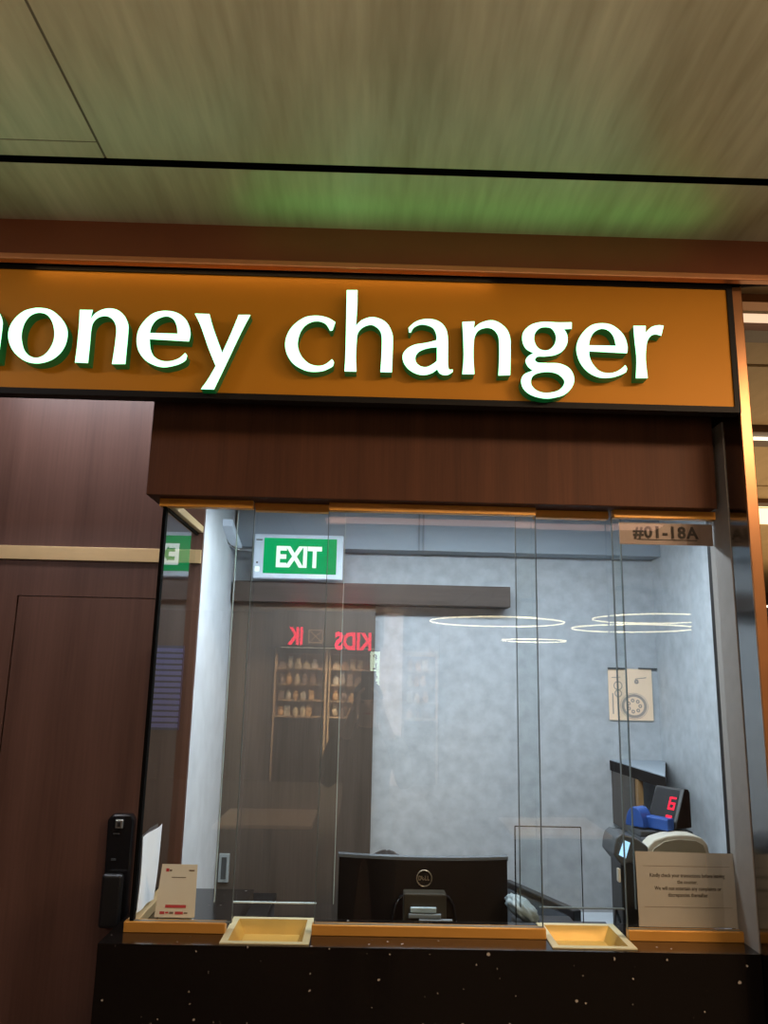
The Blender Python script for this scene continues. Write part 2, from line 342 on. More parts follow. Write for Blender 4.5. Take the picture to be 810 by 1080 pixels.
FZ = -.12                                                     # floor level
LETTERS = [
  ('o',[(-0.8635,2.6068),(-0.8351,2.6018),(-0.8079,2.5813),(-0.7908,2.5571),(-0.7852,2.5349),(-0.7877,2.5081),(-0.7995,2.4833),(-0.8202,2.4651),(-0.8499,2.4558),(-0.8812,2.4602),(-0.9079,2.4779),(-0.9248,2.4995),(-0.9342,2.5259),(-0.9338,2.5505),(-0.9235,2.5755),(-0.9051,2.5951),(-0.8853,2.6038)],[[(-0.8612,2.5933),(-0.8418,2.5871),(-0.8272,2.5672),(-0.8193,2.5406),(-0.8195,2.516),(-0.8274,2.4936),(-0.8401,2.4777),(-0.8569,2.4706),(-0.8747,2.4754),(-0.8887,2.4895),(-0.8974,2.5114),(-0.901,2.5314),(-0.8994,2.5538),(-0.8923,2.5742),(-0.8793,2.5882)]]),
  ('n',[(-0.7616,2.6045,1),(-0.7283,2.6051,1),(-0.7317,2.5805,1),(-0.7219,2.5953),(-0.7063,2.6062),(-0.6859,2.6109),(-0.6645,2.6061),(-0.6465,2.5908),(-0.6353,2.5686),(-0.6331,2.5485),(-0.6328,2.5083),(-0.6327,2.4605,1),(-0.6663,2.4595,1),(-0.6638,2.5073),(-0.6637,2.552),(-0.6697,2.5721),(-0.6814,2.5852),(-0.6963,2.5893),(-0.7125,2.5843),(-0.7237,2.5704),(-0.7271,2.5501),(-0.7264,2.5055),(-0.7264,2.4604,1),(-0.7594,2.4611,1),(-0.7585,2.5045),(-0.7595,2.5671)],[]),
  ('e',[(-0.4776,2.5264,1),(-0.4752,2.5452),(-0.4792,2.5653),(-0.4913,2.5875),(-0.5134,2.6036),(-0.5431,2.6086),(-0.5718,2.6018),(-0.5931,2.5821),(-0.6074,2.5547),(-0.6099,2.5255),(-0.6024,2.4968),(-0.5839,2.473),(-0.5601,2.4596),(-0.535,2.4546),(-0.5066,2.4607),(-0.4887,2.4692),(-0.481,2.4769,1),(-0.4798,2.488),(-0.4852,2.4945,1),(-0.4998,2.4799),(-0.5199,2.4718),(-0.5426,2.472),(-0.562,2.4825),(-0.5727,2.5021),(-0.5775,2.5296,1)],[[(-0.5785,2.5466,1),(-0.575,2.5647),(-0.5659,2.5807),(-0.552,2.5902),(-0.5355,2.593),(-0.5203,2.5844),(-0.5114,2.5666),(-0.5078,2.5465,1)]]),
  ('y',[(-0.4681,2.6032,1),(-0.4308,2.603,1),(-0.4187,2.5649),(-0.3914,2.4978,1),(-0.372,2.5528),(-0.3562,2.603,1),(-0.3257,2.604,1),(-0.347,2.5536),(-0.3792,2.468),(-0.4056,2.3993,1),(-0.4384,2.3992,1),(-0.4219,2.4272),(-0.4056,2.4619,1),(-0.4275,2.5109),(-0.4502,2.5685)],[]),
  ('c',[(-0.1077,2.5904,1),(-0.1265,2.6017),(-0.154,2.6071),(-0.1851,2.602),(-0.2115,2.5822),(-0.2278,2.5566),(-0.2334,2.5272),(-0.227,2.4985),(-0.2105,2.4742),(-0.1867,2.4593),(-0.1634,2.4535),(-0.1366,2.4559),(-0.1196,2.4634),(-0.1098,2.4702,1),(-0.1079,2.4814),(-0.1128,2.4891,1),(-0.1296,2.4746),(-0.1487,2.4699),(-0.1701,2.4754),(-0.1881,2.4914),(-0.1987,2.5117),(-0.2015,2.5324),(-0.1968,2.5575),(-0.186,2.5767),(-0.1689,2.5886),(-0.1495,2.5913),(-0.1317,2.5838),(-0.1201,2.5661,1),(-0.1143,2.5671,1)],[]),
  ('h',[(-0.0813,2.6809,1),(-0.0537,2.6818,1),(-0.0531,2.6336),(-0.0548,2.582,1),(-0.0404,2.598),(-0.0171,2.6071),(0.0064,2.6036),(0.0263,2.5895),(0.0385,2.5646),(0.0409,2.5438),(0.0405,2.5023),(0.0398,2.4578,1),(0.0109,2.4578,1),(0.0126,2.5014),(0.0123,2.5513),(0.0072,2.57),(-0.0068,2.583),(-0.0205,2.5851),(-0.0379,2.577),(-0.0491,2.562),(-0.0516,2.541),(-0.0524,2.4995),(-0.05,2.4572,1),(-0.0801,2.4571,1),(-0.0791,2.4987),(-0.08,2.5904)],[]),
  ('a',[(0.0818,2.5675,1),(0.0804,2.581,1),(0.0962,2.5965),(0.1172,2.6053),(0.1425,2.6061),(0.1637,2.5972),(0.1773,2.5786),(0.1817,2.5516),(0.1819,2.5023),(0.1824,2.4801),(0.1853,2.4704),(0.1945,2.4703,1),(0.1945,2.4636,1),(0.1833,2.4558),(0.1708,2.4545),(0.1604,2.4595),(0.1549,2.4695,1),(0.1417,2.459),(0.123,2.4531),(0.1022,2.4556),(0.0812,2.4683),(0.0684,2.4878),(0.0673,2.5078),(0.0783,2.5238),(0.097,2.5347),(0.1263,2.5409),(0.1523,2.5485,1),(0.1522,2.562),(0.1449,2.5798),(0.13,2.5884),(0.111,2.5901),(0.0943,2.5815),(0.0861,2.5676,1)],[[(0.1537,2.5292,1),(0.1348,2.5268),(0.116,2.5205),(0.1036,2.5111),(0.0987,2.4976),(0.1027,2.4844),(0.1144,2.4759),(0.129,2.4754),(0.1436,2.4834),(0.1539,2.4926,1)]]),
  ('n',[(0.2186,2.6011,1),(0.2504,2.6035,1),(0.2482,2.5843,1),(0.2651,2.5994),(0.2906,2.6079),(0.3117,2.6031),(0.3327,2.5855),(0.3417,2.5609),(0.3426,2.5339),(0.3418,2.4981),(0.3405,2.459,1),(0.3104,2.4573,1),(0.313,2.5062),(0.3122,2.5578),(0.3051,2.5756),(0.2926,2.5852),(0.2778,2.5861),(0.2608,2.5788),(0.2511,2.5627),(0.2481,2.5446),(0.2472,2.5043),(0.2495,2.459,1),(0.2187,2.4581,1),(0.222,2.5035),(0.2208,2.5618)],[]),
  ('g',[(0.4398,2.6081),(0.4681,2.6074),(0.5017,2.6089,1),(0.5011,2.5907,1),(0.4815,2.589,1),(0.4888,2.5738),(0.4887,2.5518),(0.4764,2.5296),(0.4556,2.517),(0.43,2.5124),(0.4121,2.5114),(0.4043,2.503),(0.4118,2.4956),(0.4372,2.4948),(0.4678,2.4941),(0.4929,2.4813),(0.5034,2.4574),(0.4982,2.4331),(0.4783,2.4112),(0.4503,2.4014),(0.425,2.3991),(0.3949,2.4062),(0.375,2.4216),(0.3682,2.4427),(0.3756,2.4617),(0.3986,2.4731,1),(0.3861,2.4835),(0.3803,2.4996),(0.3892,2.5134),(0.401,2.5203,1),(0.3818,2.5322),(0.373,2.5538),(0.3764,2.5786),(0.3958,2.5985),(0.4191,2.6064)],[[(0.4317,2.593),(0.4496,2.5891),(0.4595,2.5701),(0.4564,2.5481),(0.4432,2.5324),(0.4278,2.5292),(0.4126,2.5359),(0.4037,2.5547),(0.4056,2.574),(0.4162,2.5881)],[(0.4087,2.4654),(0.4367,2.4705),(0.462,2.4653),(0.4778,2.4486),(0.4738,2.4324),(0.4583,2.4197),(0.4304,2.4141),(0.4078,2.4199),(0.3939,2.4355),(0.3958,2.4542)]]),
  ('e',[(0.6417,2.5274,1),(0.6436,2.5483),(0.6346,2.5782),(0.6098,2.6023),(0.5817,2.6086),(0.553,2.6022),(0.5291,2.5805),(0.5144,2.5526),(0.5121,2.5252),(0.5214,2.4956),(0.541,2.4719),(0.5685,2.4593),(0.5991,2.4602),(0.6223,2.4678),(0.6369,2.4758,1),(0.6399,2.4856),(0.6362,2.4952,1),(0.6177,2.4795),(0.5944,2.4719),(0.5692,2.477),(0.552,2.4965),(0.545,2.5153),(0.5444,2.53,1)],[[(0.544,2.5464,1),(0.5493,2.5674),(0.5602,2.5842),(0.5785,2.593),(0.5964,2.588),(0.6086,2.5719),(0.6138,2.5474,1)]]),
  ('r',[(0.6615,2.6039,1),(0.6936,2.6048,1),(0.6922,2.5854,1),(0.708,2.6014),(0.7264,2.6075),(0.7403,2.6063,1),(0.7326,2.5784,1),(0.7173,2.5818),(0.7041,2.5759),(0.6945,2.558),(0.6893,2.5141),(0.6918,2.4612,1),(0.6612,2.4603,1),(0.6652,2.5134),(0.6625,2.568)],[]),
]
# ================================================================== SETTING
# mall floor and ceiling
struct('floor', MB().box((-9, -16, FZ-.05), (14, 18, FZ)), 'tile')
cb = MB()
CZ = 2.85
def cpanel(x0, x1, y0, y1): cb.box((x0, y0, CZ), (x1, y1, CZ+.02))
cpanel(-9, 14, -.478, -.2)
cpanel(-.628, 14, -16, -.505)
cpanel(-9, -.634, -.557, -.505)
cpanel(-9, -.634, -16, -.561)
struct('ceiling', cb, 'ceil')
struct('trim_1', MB().box((-9, -.505, CZ+.0006), (14, -.478, CZ+.02)), 'black')            # shadow gap between ceiling boards
struct('trim_2', MB().box((-.634, -16, CZ+.001), (-.628, -.505, CZ+.012)).box((-9, -.561, CZ+.001), (-.634, -.557, CZ+.012)), 'seam')

# bronze beam above the sign, with a copper lip under its face
bm_ = struct('beam_front', MB().box((-9, -.245, 2.752), (14, -.205, 2.85)), 'bronze_beam')
build('lip', MB().box((-9, -.250, 2.735), (14, -.225, 2.752), 0, .003), 'copper', bm_)
struct('beam_back', MB().box((-9, -.204, 2.742), (.965, -.06, 2.752)), 'black')

# wood clad wall the booth projects from; concealed door with lock
wl = MB()
wl.box((-9, .40, FZ), (-1.118, .46, CZ)).box((-1.118, .40, 1.932), (-.60, .46, CZ)).box((-.60, .40, FZ), (-.546, .422, CZ))
wl.box((-.675, .40, FZ), (-.60, .46, 1.932))
struct('wall_front', wl, 'wall_wood')
dr = struct('door_1', MB().box((-1.1145, .4012, FZ+.01), (-.6755, .45, 1.9305), 0, .002), 'wall_wood')
struct('trim_3', MB().box((-9, .392, 2.046), (-.547, .40, 2.090), 0, .001), 'brass')
lk = build('door_lock', MB().prism([(-.763+.006, .99), (-.690, .99), (-.684, .996), (-.684, 1.272), (-.694, 1.288), (-.748, 1.288), (-.763, 1.272)], 'y', .372, .403, 0, .006), 'black_gloss', dr)
build('lever_handle', MB().box((-.754, .335, .985), (-.694, .358, 1.130), 0, .009, 3).box((-.74, .355, 1.08), (-.71, .375, 1.11), 0, .003), 'black_plastic', lk)
build('key_cap', MB().box((-.738, .366, 1.248), (-.714, .373, 1.274), 0, .003), 'silver', lk)
build('keyhole', MB().box((-.731, .3645, 1.254), (-.721, .3665, 1.268), 0, .001), 'black_plastic', lk)
build('status_light', MB().box((-.742, .370, 1.160), (-.728, .3725, 1.165)).box((-.742, .370, 1.232), (-.724, .3725, 1.235)), 'dk_grey', lk)

# booth interior shell
struct('wall_left', MB().prism([(-.59, .424), (-.5475, .424), (-.556, 1.12), (-.60, 1.12)], 'z', FZ, 2.5), 'white_wall')
struct('wall_back', MB().box((-.62, 1.10, FZ), (1.225, 1.18, 2.5)), 'grey_wall')
struct('wall_right', MB().box((1.165, .45, FZ), (1.225, 1.10, 2.5)), 'pale_wall')
struct('wall_side', MB().box((1.227, .45, FZ), (1.262, 1.20, CZ)), 'fascia')
struct('ceiling_booth', MB().prism([(-.58, .10), (.97, .10), (1.165, .45), (1.165, 1.10), (-.58, 1.10)], 'z', 2.47, 2.50), 'white_wall')
bk = struct('beam_booth', MB().box((-.545, 1.0, 2.203), (1.165, 1.10, 2.47)), 'bulk')
build('joint_strip', MB().box((.186, .994, 2.203), (.193, 1.0, 2.47)).box((.203, .994, 2.203), (.210, 1.0, 2.47)), 'joint', bk)
struct('floor_booth', MB().box((-.535, .06, FZ), (.97, 1.10, FZ+.01)), 'tile')
# sliding door with its pelmet on the back wall
d2 = struct('door_2', MB().box((-.548, 1.045, FZ+.02), (.022, 1.085, 2.02), 0, .002), 'dark_wood')
h_ = build('pull_handle', MB().box((-.541, 1.036, .945), (-.502, 1.046, 1.045), 0, .002), 'lt_grey', d2)
build('recess', MB().box((-.531, 1.033, .957), (-.512, 1.037, 1.033), 0, .001), 'dk_grey', h_)
struct('trim_4', MB().box((-.546, 1.0, 1.985), (.556, 1.09, 2.066), 0, .002), 'pelmet')

# fascia board over the window, sign zone behind it
struct('trim_5', MB().box((-.606, -.055, 2.166), (.930, .10, 2.46), 0, .002), 'fascia')
struct('trim_6', MB().box((-.606, -.05, 2.46), (.945, .10, 2.742)).box((-9, -.06, 2.742), (.945, .40, CZ)), 'frame')

# window panes: three fixed panes in front, two sliding panes behind, one side pane
def pane(name, x0, x1, y, z0, z1, mats=('glass', 'edge'), low=None):
    g = MB().quad([(x0, y, z0), (x1, y, z0), (x1, y, z1), (x0, y, z1)])
    o = struct(name, g, [mats[0]])
    e = .0008
    build('polished_edge', MB().box((x0-e, y-.005, z0), (x0+e, y+.005, z1)).box((x1-e, y-.005, z0), (x1+e, y+.005, z1))
          .box(((low or (x0, x1))[0], y-.005, z0-e*1.5), ((low or (x0, x1))[1], y+.005, z0+e*1.5)), mats[1], o)
    return o
ZT = 2.148
def rail(parent, x0, x1, y0, y1, z0, z1): return build('brass_rail', MB().box((x0, y0, z0), (x1, y1, z1), 0, .0015), 'channel_lit' if z0 > 2 else 'channel', parent)
w1 = pane('window_1', -.563, -.322, 0, 1.104, ZT)
rail(w1, -.580, -.326, -.014, .012, 2.144, 2.166); rail(w1, -.582, -.335, -.014, .012, 1.081, 1.105)
build('corner_seal', MB().box((-.5705, -.008, 1.10), (-.5615, .014, ZT)), 'seal', w1)
w2 = pane('window_2', -.372, -.074, .028, 1.143, ZT, ('glass', 'edge_light'), (-.326, -.117))
rail(w2, -.325, -.121, .014, .04, 2.144, 2.166)
w3 = pane('window_3', -.119, .447, 0, 1.104, ZT)
rail(w3, -.119, .447, -.014, .012, 2.144, 2.166); rail(w3, -.124, .452, -.014, .012, 1.081, 1.105)
w4 = pane('window_4', .397, .690, .028, 1.143, ZT, ('glass', 'edge'), (.445, .660))
rail(w4, .448, .655, .014, .04, 2.144, 2.166)
w5 = pane('window_5', .657, .943, 0, 1.104, ZT)
rail(w5, .661, .944, -.014, .012, 2.144, 2.166); rail(w5, .657, .945, -.014, .012, 1.081, 1.105)
w6 = struct('window_6', MB().quad([(-.565, 0, 1.104), (-.565, .40, 1.104), (-.565, .40, ZT+.01), (-.565, 0, ZT+.01)]), 'glass_side')
build('brass_rail', MB().box((-.580, .012, 2.146), (-.546, .40, 2.168), 0, .0015).box((-.580, .012, 1.081), (-.552, .40, 1.105), 0, .0015), 'brass', w6)
build('black_gasket', MB().box((-.569, .012, 2.138), (-.561, .40, 2.146)), 'seal', w6)

# side column: grey laminate return, mirror steel cheek, bronze nosing
pc = struct('pillar_side', MB().box((.945, -.188, FZ), (.968, .06, 2.742)), 'frame')
build('grey_laminate', MB().box((.941, -.090, 1.081), (.946, .03, 2.40)), 'post', pc)
build('steel_cheek', MB().quad([(.9435, -.190, FZ), (.9435, -.090, FZ), (.9435, -.090, 2.74), (.9435, -.190, 2.74)]), 'steel', pc)
build('bronze_nosing', MB().box((.942, -.196, FZ), (.971, -.188, 2.745), 0, .002).box((.966, -.19, FZ), (.971, .06, 2.745)), 'bronze', pc)
struct('wall_end', MB().prism([(.972, .03), (1.01, .03), (1.262, .452), (1.165, .452), (.972, .10)], 'z', FZ, CZ), 'fascia')

# ================================================================== COUNTER AND TRAYS
TR = [(-.335, -.125, -.087, .120), (.453, .655, -.080, .112)]
ct = thing('service_counter', 'black polished stone service counter below the glass window', 'counter', (.165, .1, FZ))
top = MB()
xs = [-.615, TR[0][0]+.012, TR[0][1]-.012, TR[1][0]+.012, TR[1][1]-.012, .942]
def slab(x0, x1, y0, y1): top.box((x0, y0, 1.051), (x1, y1, 1.081))
slab(xs[0], xs[1], -.097, .398); slab(xs[2], xs[3], -.097, .12); slab(xs[4], xs[5], -.097, .12)
slab(xs[1], xs[2], -.097, TR[0][2]+.012); slab(xs[1], xs[2], TR[0][3]-.012, .14)
slab(xs[3], xs[4], -.097, TR[1][2]+.012); slab(xs[3], xs[4], TR[1][3]-.012, .14)
build('worktop', top, 'granite', ct)
build('front_panel', MB().box((-.6145, -.0968, FZ), (.942, -.062, 1.051)), 'granite', ct)
build('side_panel', MB().box((-.613, -.062, FZ), (-.58, .398, 1.051)), 'granite', ct)
def tray(x0, x1, y0, y1, label):
    t = thing('cash_tray', label, 'tray', ((x0+x1)/2, (y0+y1)/2, 1.081), group='cash trays let into the counter')
    z = 1.084; w = .017
    r = MB().box((x0, y0, 1.0815), (x1, y0+w, z)).box((x0, y1-w, 1.0815), (x1, y1, z))
    r.box((x0, y0+w, 1.0815), (x0+w, y1-w, z)).box((x1-w, y0+w, 1.0815), (x1, y1-w, z))
    build('rim', r, 'tray_rim', t)
    a0, a1, b0, b1 = x0+w, x1-w, y0+w, y1-w; q = .018; zb = 1.053
    A = [(a0, b0, z), (a1, b0, z), (a1, b1, z), (a0, b1, z)]; B = [(a0+q, b0+q, zb), (a1-q, b0+q, zb), (a1-q, b1-q, zb), (a0+q, b1-q, zb)]
    build('bowl', MB().add(A+B, [[0, 1, 5, 4], [1, 2, 6, 5], [2, 3, 7, 6], [3, 0, 4, 7], [4, 5, 6, 7]]), 'tray_in', t)
tray(*TR[0], 'brass cash tray in the counter under the pane left of the monitor')
tray(*TR[1], 'brass cash tray in the counter beside the white printed notice')

# ================================================================== SHOP SIGN
sg = thing('shop_sign', 'orange fascia sign with raised glowing white letters reading money changer', 'sign', (-.6, -.13, 2.386))
build('face_panel', MB().box((-2.6, -.200, 2.402), (.926, -.176, 2.731)), 'orange', sg)
fr = MB().box((-2.62, -.205, 2.386), (.941, -.170, 2.402)).box((-2.62, -.205, 2.731), (.941, -.170, 2.742)).box((.926, -.205, 2.402), (.941, -.170, 2.731)).box((-2.62, -.176, 2.402), (.926, -.170, 2.731))
build('frame', fr, 'frame', sg)
def letter(loops):
    me = outline_me(loops, .035)
    T = Matrix.Translation((0, -.2175, 0)) @ FACE_CAM
    mb = MB(); mb.mesh(me, T)
    for i, f in enumerate(mb.f):
        a, b, c = [Vector(mb.v[k]) for k in f[:3]]
        n = (b-a).cross(c-a)
        if n.length > 0 and abs(n.normalized().y) < .5: mb.mi[i] = 1
    bpy.data.meshes.remove(me)
    return build('letter', mb, ['letter_face', 'letter_side'], sg)
for nme, outer, holes in LETTERS:
    letter([spline(outer)]+[spline(h) for h in holes])
nn = [l for l in LETTERS if l[0] == 'n'][0][1]
sh = lambda d, keep=None: spline([(p[0]+d,)+tuple(p[1:]) for p in nn])
ml = letter([sh(-.3185)]); m2 = letter([sh(-.4140)])          # the m: two arches sharing the middle stem
bm2 = bmesh.new(); bm2.from_mesh(ml.data); bm2.from_mesh(m2.data); bm2.to_mesh(ml.data); bm2.free()
bpy.data.objects.remove(m2)

# ================================================================== THINGS ON AND BEHIND THE GLASS
# exit sign hung on an arm from the left wall
ex = thing('exit_sign', 'green illuminated exit sign box above the sliding door', 'exit sign', (-.288, .98, 2.16))
build('housing', MB().box((-.464, .955, 2.072), (-.112, .995, 2.248), 0, .004), 'exit_case', ex)
build('face', MB().box((-.424, .952, 2.092), (-.138, .956, 2.232)), 'green', ex)
me = text_me('EXIT', .112, .001, .0042, center=True)
build('lettering', MB().mesh(me, put(-.285, .9505, 2.158, .78, 1.0)), 'exit_white', ex)
arm = build('arm', MB().tube([(-.556, .80, 2.235), (-.556, .87, 2.20), (-.53, .965, 2.185), (-.464, .972, 2.183)], .006), 'silver', ex)
build('wall_bracket', MB().prism([(.74, 2.262), (.98, 2.205), (.98, 2.19), (.90, 2.19), (.74, 2.235)], 'x', -.553, -.515, 0, .003), 'exit_case', ex)
build('indicator', MB().box((-.456, .9515, 2.098), (-.438, .956, 2.118), 0, .003), 'exit_white', ex)
build('screw', MB().box((-.452, .9525, 2.13), (-.445, .956, 2.137)), 'dk_grey', ex)
build('maker_mark', MB().box((-.456, .9525, 2.222), (-.432, .956, 2.226)), 'dk_grey', ex)

# unit number plate inside the last pane
up = thing('unit_number_plate', 'brown unit number plate reading #01-18A on the glass', 'sign', (.808, .006, 2.104))
build('plate', MB().box((.680, .004, 2.074), (.938, .008, 2.134)), 'plate', up)
me = text_me('#01-18A', .05, .0006, .0016, spacing=1.12, center=True)
build('lettering', MB().mesh(me, put(.808, .003, 2.107, .90, .90)).box((.727, .0024, 2.0865), (.894, .0034, 2.0885)), 'ink', up)

# printed notice leaning on the pane
no = thing('printed_notice', 'white printed notice sheet behind the pane beside the grey column', 'notice', (.82, .02, 1.105))
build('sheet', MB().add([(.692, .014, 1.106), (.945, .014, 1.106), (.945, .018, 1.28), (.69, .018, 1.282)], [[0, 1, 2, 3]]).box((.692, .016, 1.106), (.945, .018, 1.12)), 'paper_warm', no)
tx = MB()
for i, ln in enumerate(['Kindly check your transactions before leaving', 'the counter.', 'We will not entertain any complaints or', 'discrepancies thereafter.']):
    me = text_me(ln, 1., .0002, .012); tx.mesh(me, put(.820, .0125, 1.226-.0152*i, .0104, .0130))
tx.v = [(v[0], .0136+.004*(v[2]-1.106)/.175+(v[1]-.0125), v[2]) for v in tx.v]
build('printing', tx, 'ink_notice', no)
for zl in (1.2475, 1.152): build('ruled_line', MB().box((.708, .0134+.004*(zl-1.106)/.175, zl), (.93, .0139+.004*(zl-1.106)/.175, zl+.0008)), 'ink_soft', no)

# payment card on a small acrylic stand
qc = thing('payment_card', 'small cream payment card standing behind the glass left of the cash tray', 'card', (-.468, .03, 1.105))
build('card', MB().add([(-.518, .022, 1.106), (-.418, .022, 1.106), (-.424, .05, 1.224), (-.514, .05, 1.224)], [[0, 1, 2, 3]]), 'paper_qr', qc)
def oncard(u, v, w, h, d=.0012):                              # u,v from the card's lower left in metres along its slope
    def P(a, b): return (-.518+a+.05*b*0, .022+.028*b/.118-d, 1.106+b)
    return [P(u, v), P(u+w, v), P(u+w, v+h), P(u, v+h)]
for q in ((.024, .0215, .052, .0065), (.012, .0075, .012, .006), (.026, .009, .008, .004), (.05, .0075, .02, .006), (.016, .101, .0075, .0075)):
    build('red_mark', MB().quad(oncard(*q)), 'red_ink', qc)
for q in ((.036, .008, .010, .005), (.032, .0875, .036, .002), (.074, .103, .014, .003), (.072, .009, .009, .003), (.025, .102, .006, .004)):
    build('grey_mark', MB().quad(oncard(*q)), 'ink_soft', qc)
build('stand', MB().box((-.510, .032, 1.0815), (-.426, .056, 1.108), 0, .002), 'lt_grey', qc)

# paper taped inside the side pane
build_paper = MB()
vs = [(-.560, -.0+.012, 1.118), (-.560, .165, 1.110), (-.558, .205, 1.294), (-.559, .012, 1.294)]
g = []
for i in range(9):
    for j in range(9):
        u, v = i/8, j/8
        a = Vector(vs[0]).lerp(Vector(vs[1]), u); b = Vector(vs[3]).lerp(Vector(vs[2]), u); p = a.lerp(b, v)
        p.x += .003*math.sin(u*7+v*3); g.append(p)
build_paper.add(g, [[i*9+j, (i+1)*9+j, (i+1)*9+j+1, i*9+j+1] for i in range(8) for j in range(8)], 0, True)
tag(build('paper_sheet', build_paper, 'paper'), 'blank white paper sheet taped inside the side pane by the door lock', 'paper')

# blue slatted panel fixed to the wood wall behind the side pane
bp = MB().box((-.672, .388, 1.53), (-.578, .40, 1.785), 1)
for i in range(14): bp.box((-.670, .382, 1.538+.0175*i), (-.580, .389, 1.549+.0175*i), 0)
tag(build('slatted_panel', bp, ['stripe', 'stripe_dark']), 'dark blue slatted panel on the wood wall seen through the side pane', 'panel')

# warm reflection of a menu poster, modelled as a sheet on the back wall
po = thing('poster_reflection', 'warm reflection of a round dish poster, modelled as a sheet on the back wall', 'poster', (1.05, 1.095, 1.65))
build('sheet', MB().box((.962, 1.093, 1.556), (1.138, 1.096, 1.757)), 'reflection_warm', po)
build('poster_reflection_strip', MB().box((.962, 1.088, 1.754), (1.030, 1.096, 1.761)), 'dk_grey', po)
build('poster_reflection_strip', MB().box((1.085, 1.088, 1.757), (1.160, 1.096, 1.762)), 'dk_grey', po)
pr = MB()
def ringq(cx, cz, r0, r1, sx=1., n=28):
    vs, fs = [], []
    for j in range(n):
        a = 2*math.pi*j/n
        vs += [(cx+sx*r0*math.cos(a), 1.0915, cz+r0*math.sin(a)), (cx+sx*r1*math.cos(a), 1.0915, cz+r1*math.sin(a))]
    for j in range(n): k = (j+1) % n; fs.append([2*j, 2*j+1, 2*k+1, 2*k])
    pr.add(vs, fs)
ringq(1.062, 1.612, .036, .046, 1.1); ringq(1.062, 1.612, .049, .0505, 1.1)
for i in range(7):
    a = i*.9; ringq(1.062+.024*math.cos(a), 1.612+.022*math.sin(a), .003, .0075)
ringq(1.0, 1.69, .014, .018); ringq(1.0, 1.66, .011, .015); ringq(1.075, 1.707, .002, .009)
pr.quad([(1.07, 1.0915, 1.716), (1.115, 1.0915, 1.722), (1.115, 1.0915, 1.725), (1.07, 1.0915, 1.719)])
pr.quad([(.975, 1.0915, 1.72), (1.01, 1.0915, 1.722), (1.01, 1.0915, 1.725), (.975, 1.0915, 1.723)])
pr.quad([(.975, 1.0915, 1.58), (.980, 1.0915, 1.58), (.980, 1.0915, 1.66), (.975, 1.0915, 1.66)])
build('picture', pr, 'poster_reflection_ink', po)

# corner shelf
sf = thing('corner_shelf', 'dark wooden corner shelf on two brackets below the poster reflection', 'shelf', (1.08, .9, 1.3))
build('board', MB().prism([(.957, 1.098), (.978, .56), (1.163, 1.05), (1.163, 1.098)], 'z', 1.365, 1.402), 'mon_brown', sf)
build('top_sheet', MB().prism([(.959, 1.096), (.979, .568), (1.161, 1.052), (1.161, 1.096)], 'z', 1.402, 1.405), 'bulk', sf)
build('bracket', MB().box((.966, .80, 1.17), (.984, .83, 1.365)), 'wood_post', sf)
build('bracket', MB().box((.972, .60, 1.24), (.986, .625, 1.365)), 'wood_post', sf)
build('side_panel', MB().box((.962, .83, 1.17), (.972, 1.098, 1.365)), 'dark_wood', sf)

# ------------------------------------------------------------------ teller furniture
dk = thing('teller_desk', 'grey teller desk inside the booth behind the counter', 'desk', (.2, .38, FZ))
build('desktop', MB().prism([(-.50, .14), (.665, .14), (.665, .86), (.40, .86), (.40, .60), (-.50, .60)], 'z', .61, .64, 0, .003), 'dk_grey', dk)
for x in (-.48, .60):
    build('leg', MB().box((x, .16, FZ), (x+.045, .57, .61)), 'dk_grey', dk)
sc = thing('side_cabinet', 'grey side cabinet carrying the note counting machines', 'cabinet', (.93, .4, FZ))
build('carcass', MB().box((.68, .145, FZ), (.985, .66, .94)), 'dk_grey', sc)
build('cabinet_top', MB().box((.675, .142, .94), (.988, .665, .965), 0, .003), 'lt_grey', sc)
build('cabinet_door', MB().box((.69, .66, FZ+.04), (.975, .675, .92)), 'dk_grey', sc)
lc = thing('low_cabinet', 'low dark grey cabinet at the foot of the white side wall', 'cabinet', (-.52, .8, FZ))
build('carcass', MB().box((-.536, .66, FZ+.012), (-.32, .98, .90)), 'dk_grey', lc)
build('cabinet_top', MB().box((-.536, .655, .90), (-.315, .985, .925), 0, .002), 'black_plastic', lc)

# curved monitor, back towards us
def curved(x0, x1, z0, z1, yc, sag, th, n=20):
    mb = MB(); vs = []; fs = []
    for i in range(n+1):
        u = i/n; x = x0+(x1-x0)*u; y = yc-sag*(1-(2*u-1)**2)   # the back bulges towards the window
        vs += [(x, y, z0), (x, y, z1), (x, y+th, z1), (x, y+th, z0)]
    for i in range(n):
        a, b = 4*i, 4*i+4
        for k in range(4): fs.append([a+k, b+k, b+(k+1) % 4, a+(k+1) % 4])
    fs += [[3, 2, 1, 0], [4*n, 4*n+1, 4*n+2, 4*n+3]]
    return mb.add(vs, fs, 0, False)
mo = thing('curved_monitor', 'large black curved computer monitor seen from behind', 'monitor', (.175, .34, .64))
build('casing', curved(-.073, .420, .885, 1.186, .35, .030, .022), 'mon_brown', mo)
build('bezel', curved(-.076, .423, 1.182, 1.194, .352, .030, .026), 'screen', mo)
build('screen', curved(-.065, .412, .895, 1.178, .3735, .030, .001), 'black_gloss', mo)
lg = MB(); rp = [(.1745+.0215*math.cos(a), .3165, 1.139+.0215*math.sin(a)) for a in [2*math.pi*i/32 for i in range(32)]]
lg.tube(rp, .0016, 0, 8, True)
for i, (chx, dx) in enumerate((('D', -.0125), ('E', -.0045), ('L', .0045), ('L', .0115))):
    me = text_me(chx, .0165, .0004, .0006)
    rot = FACE_CAM @ Matrix.Rotation(R(40 if chx == 'E' else 0), 4, 'Z')
    lg.mesh(me, put(.1745+dx, .3155, 1.139, .72, 1, rot))
build('maker_badge', lg, 'gold_line', mo)
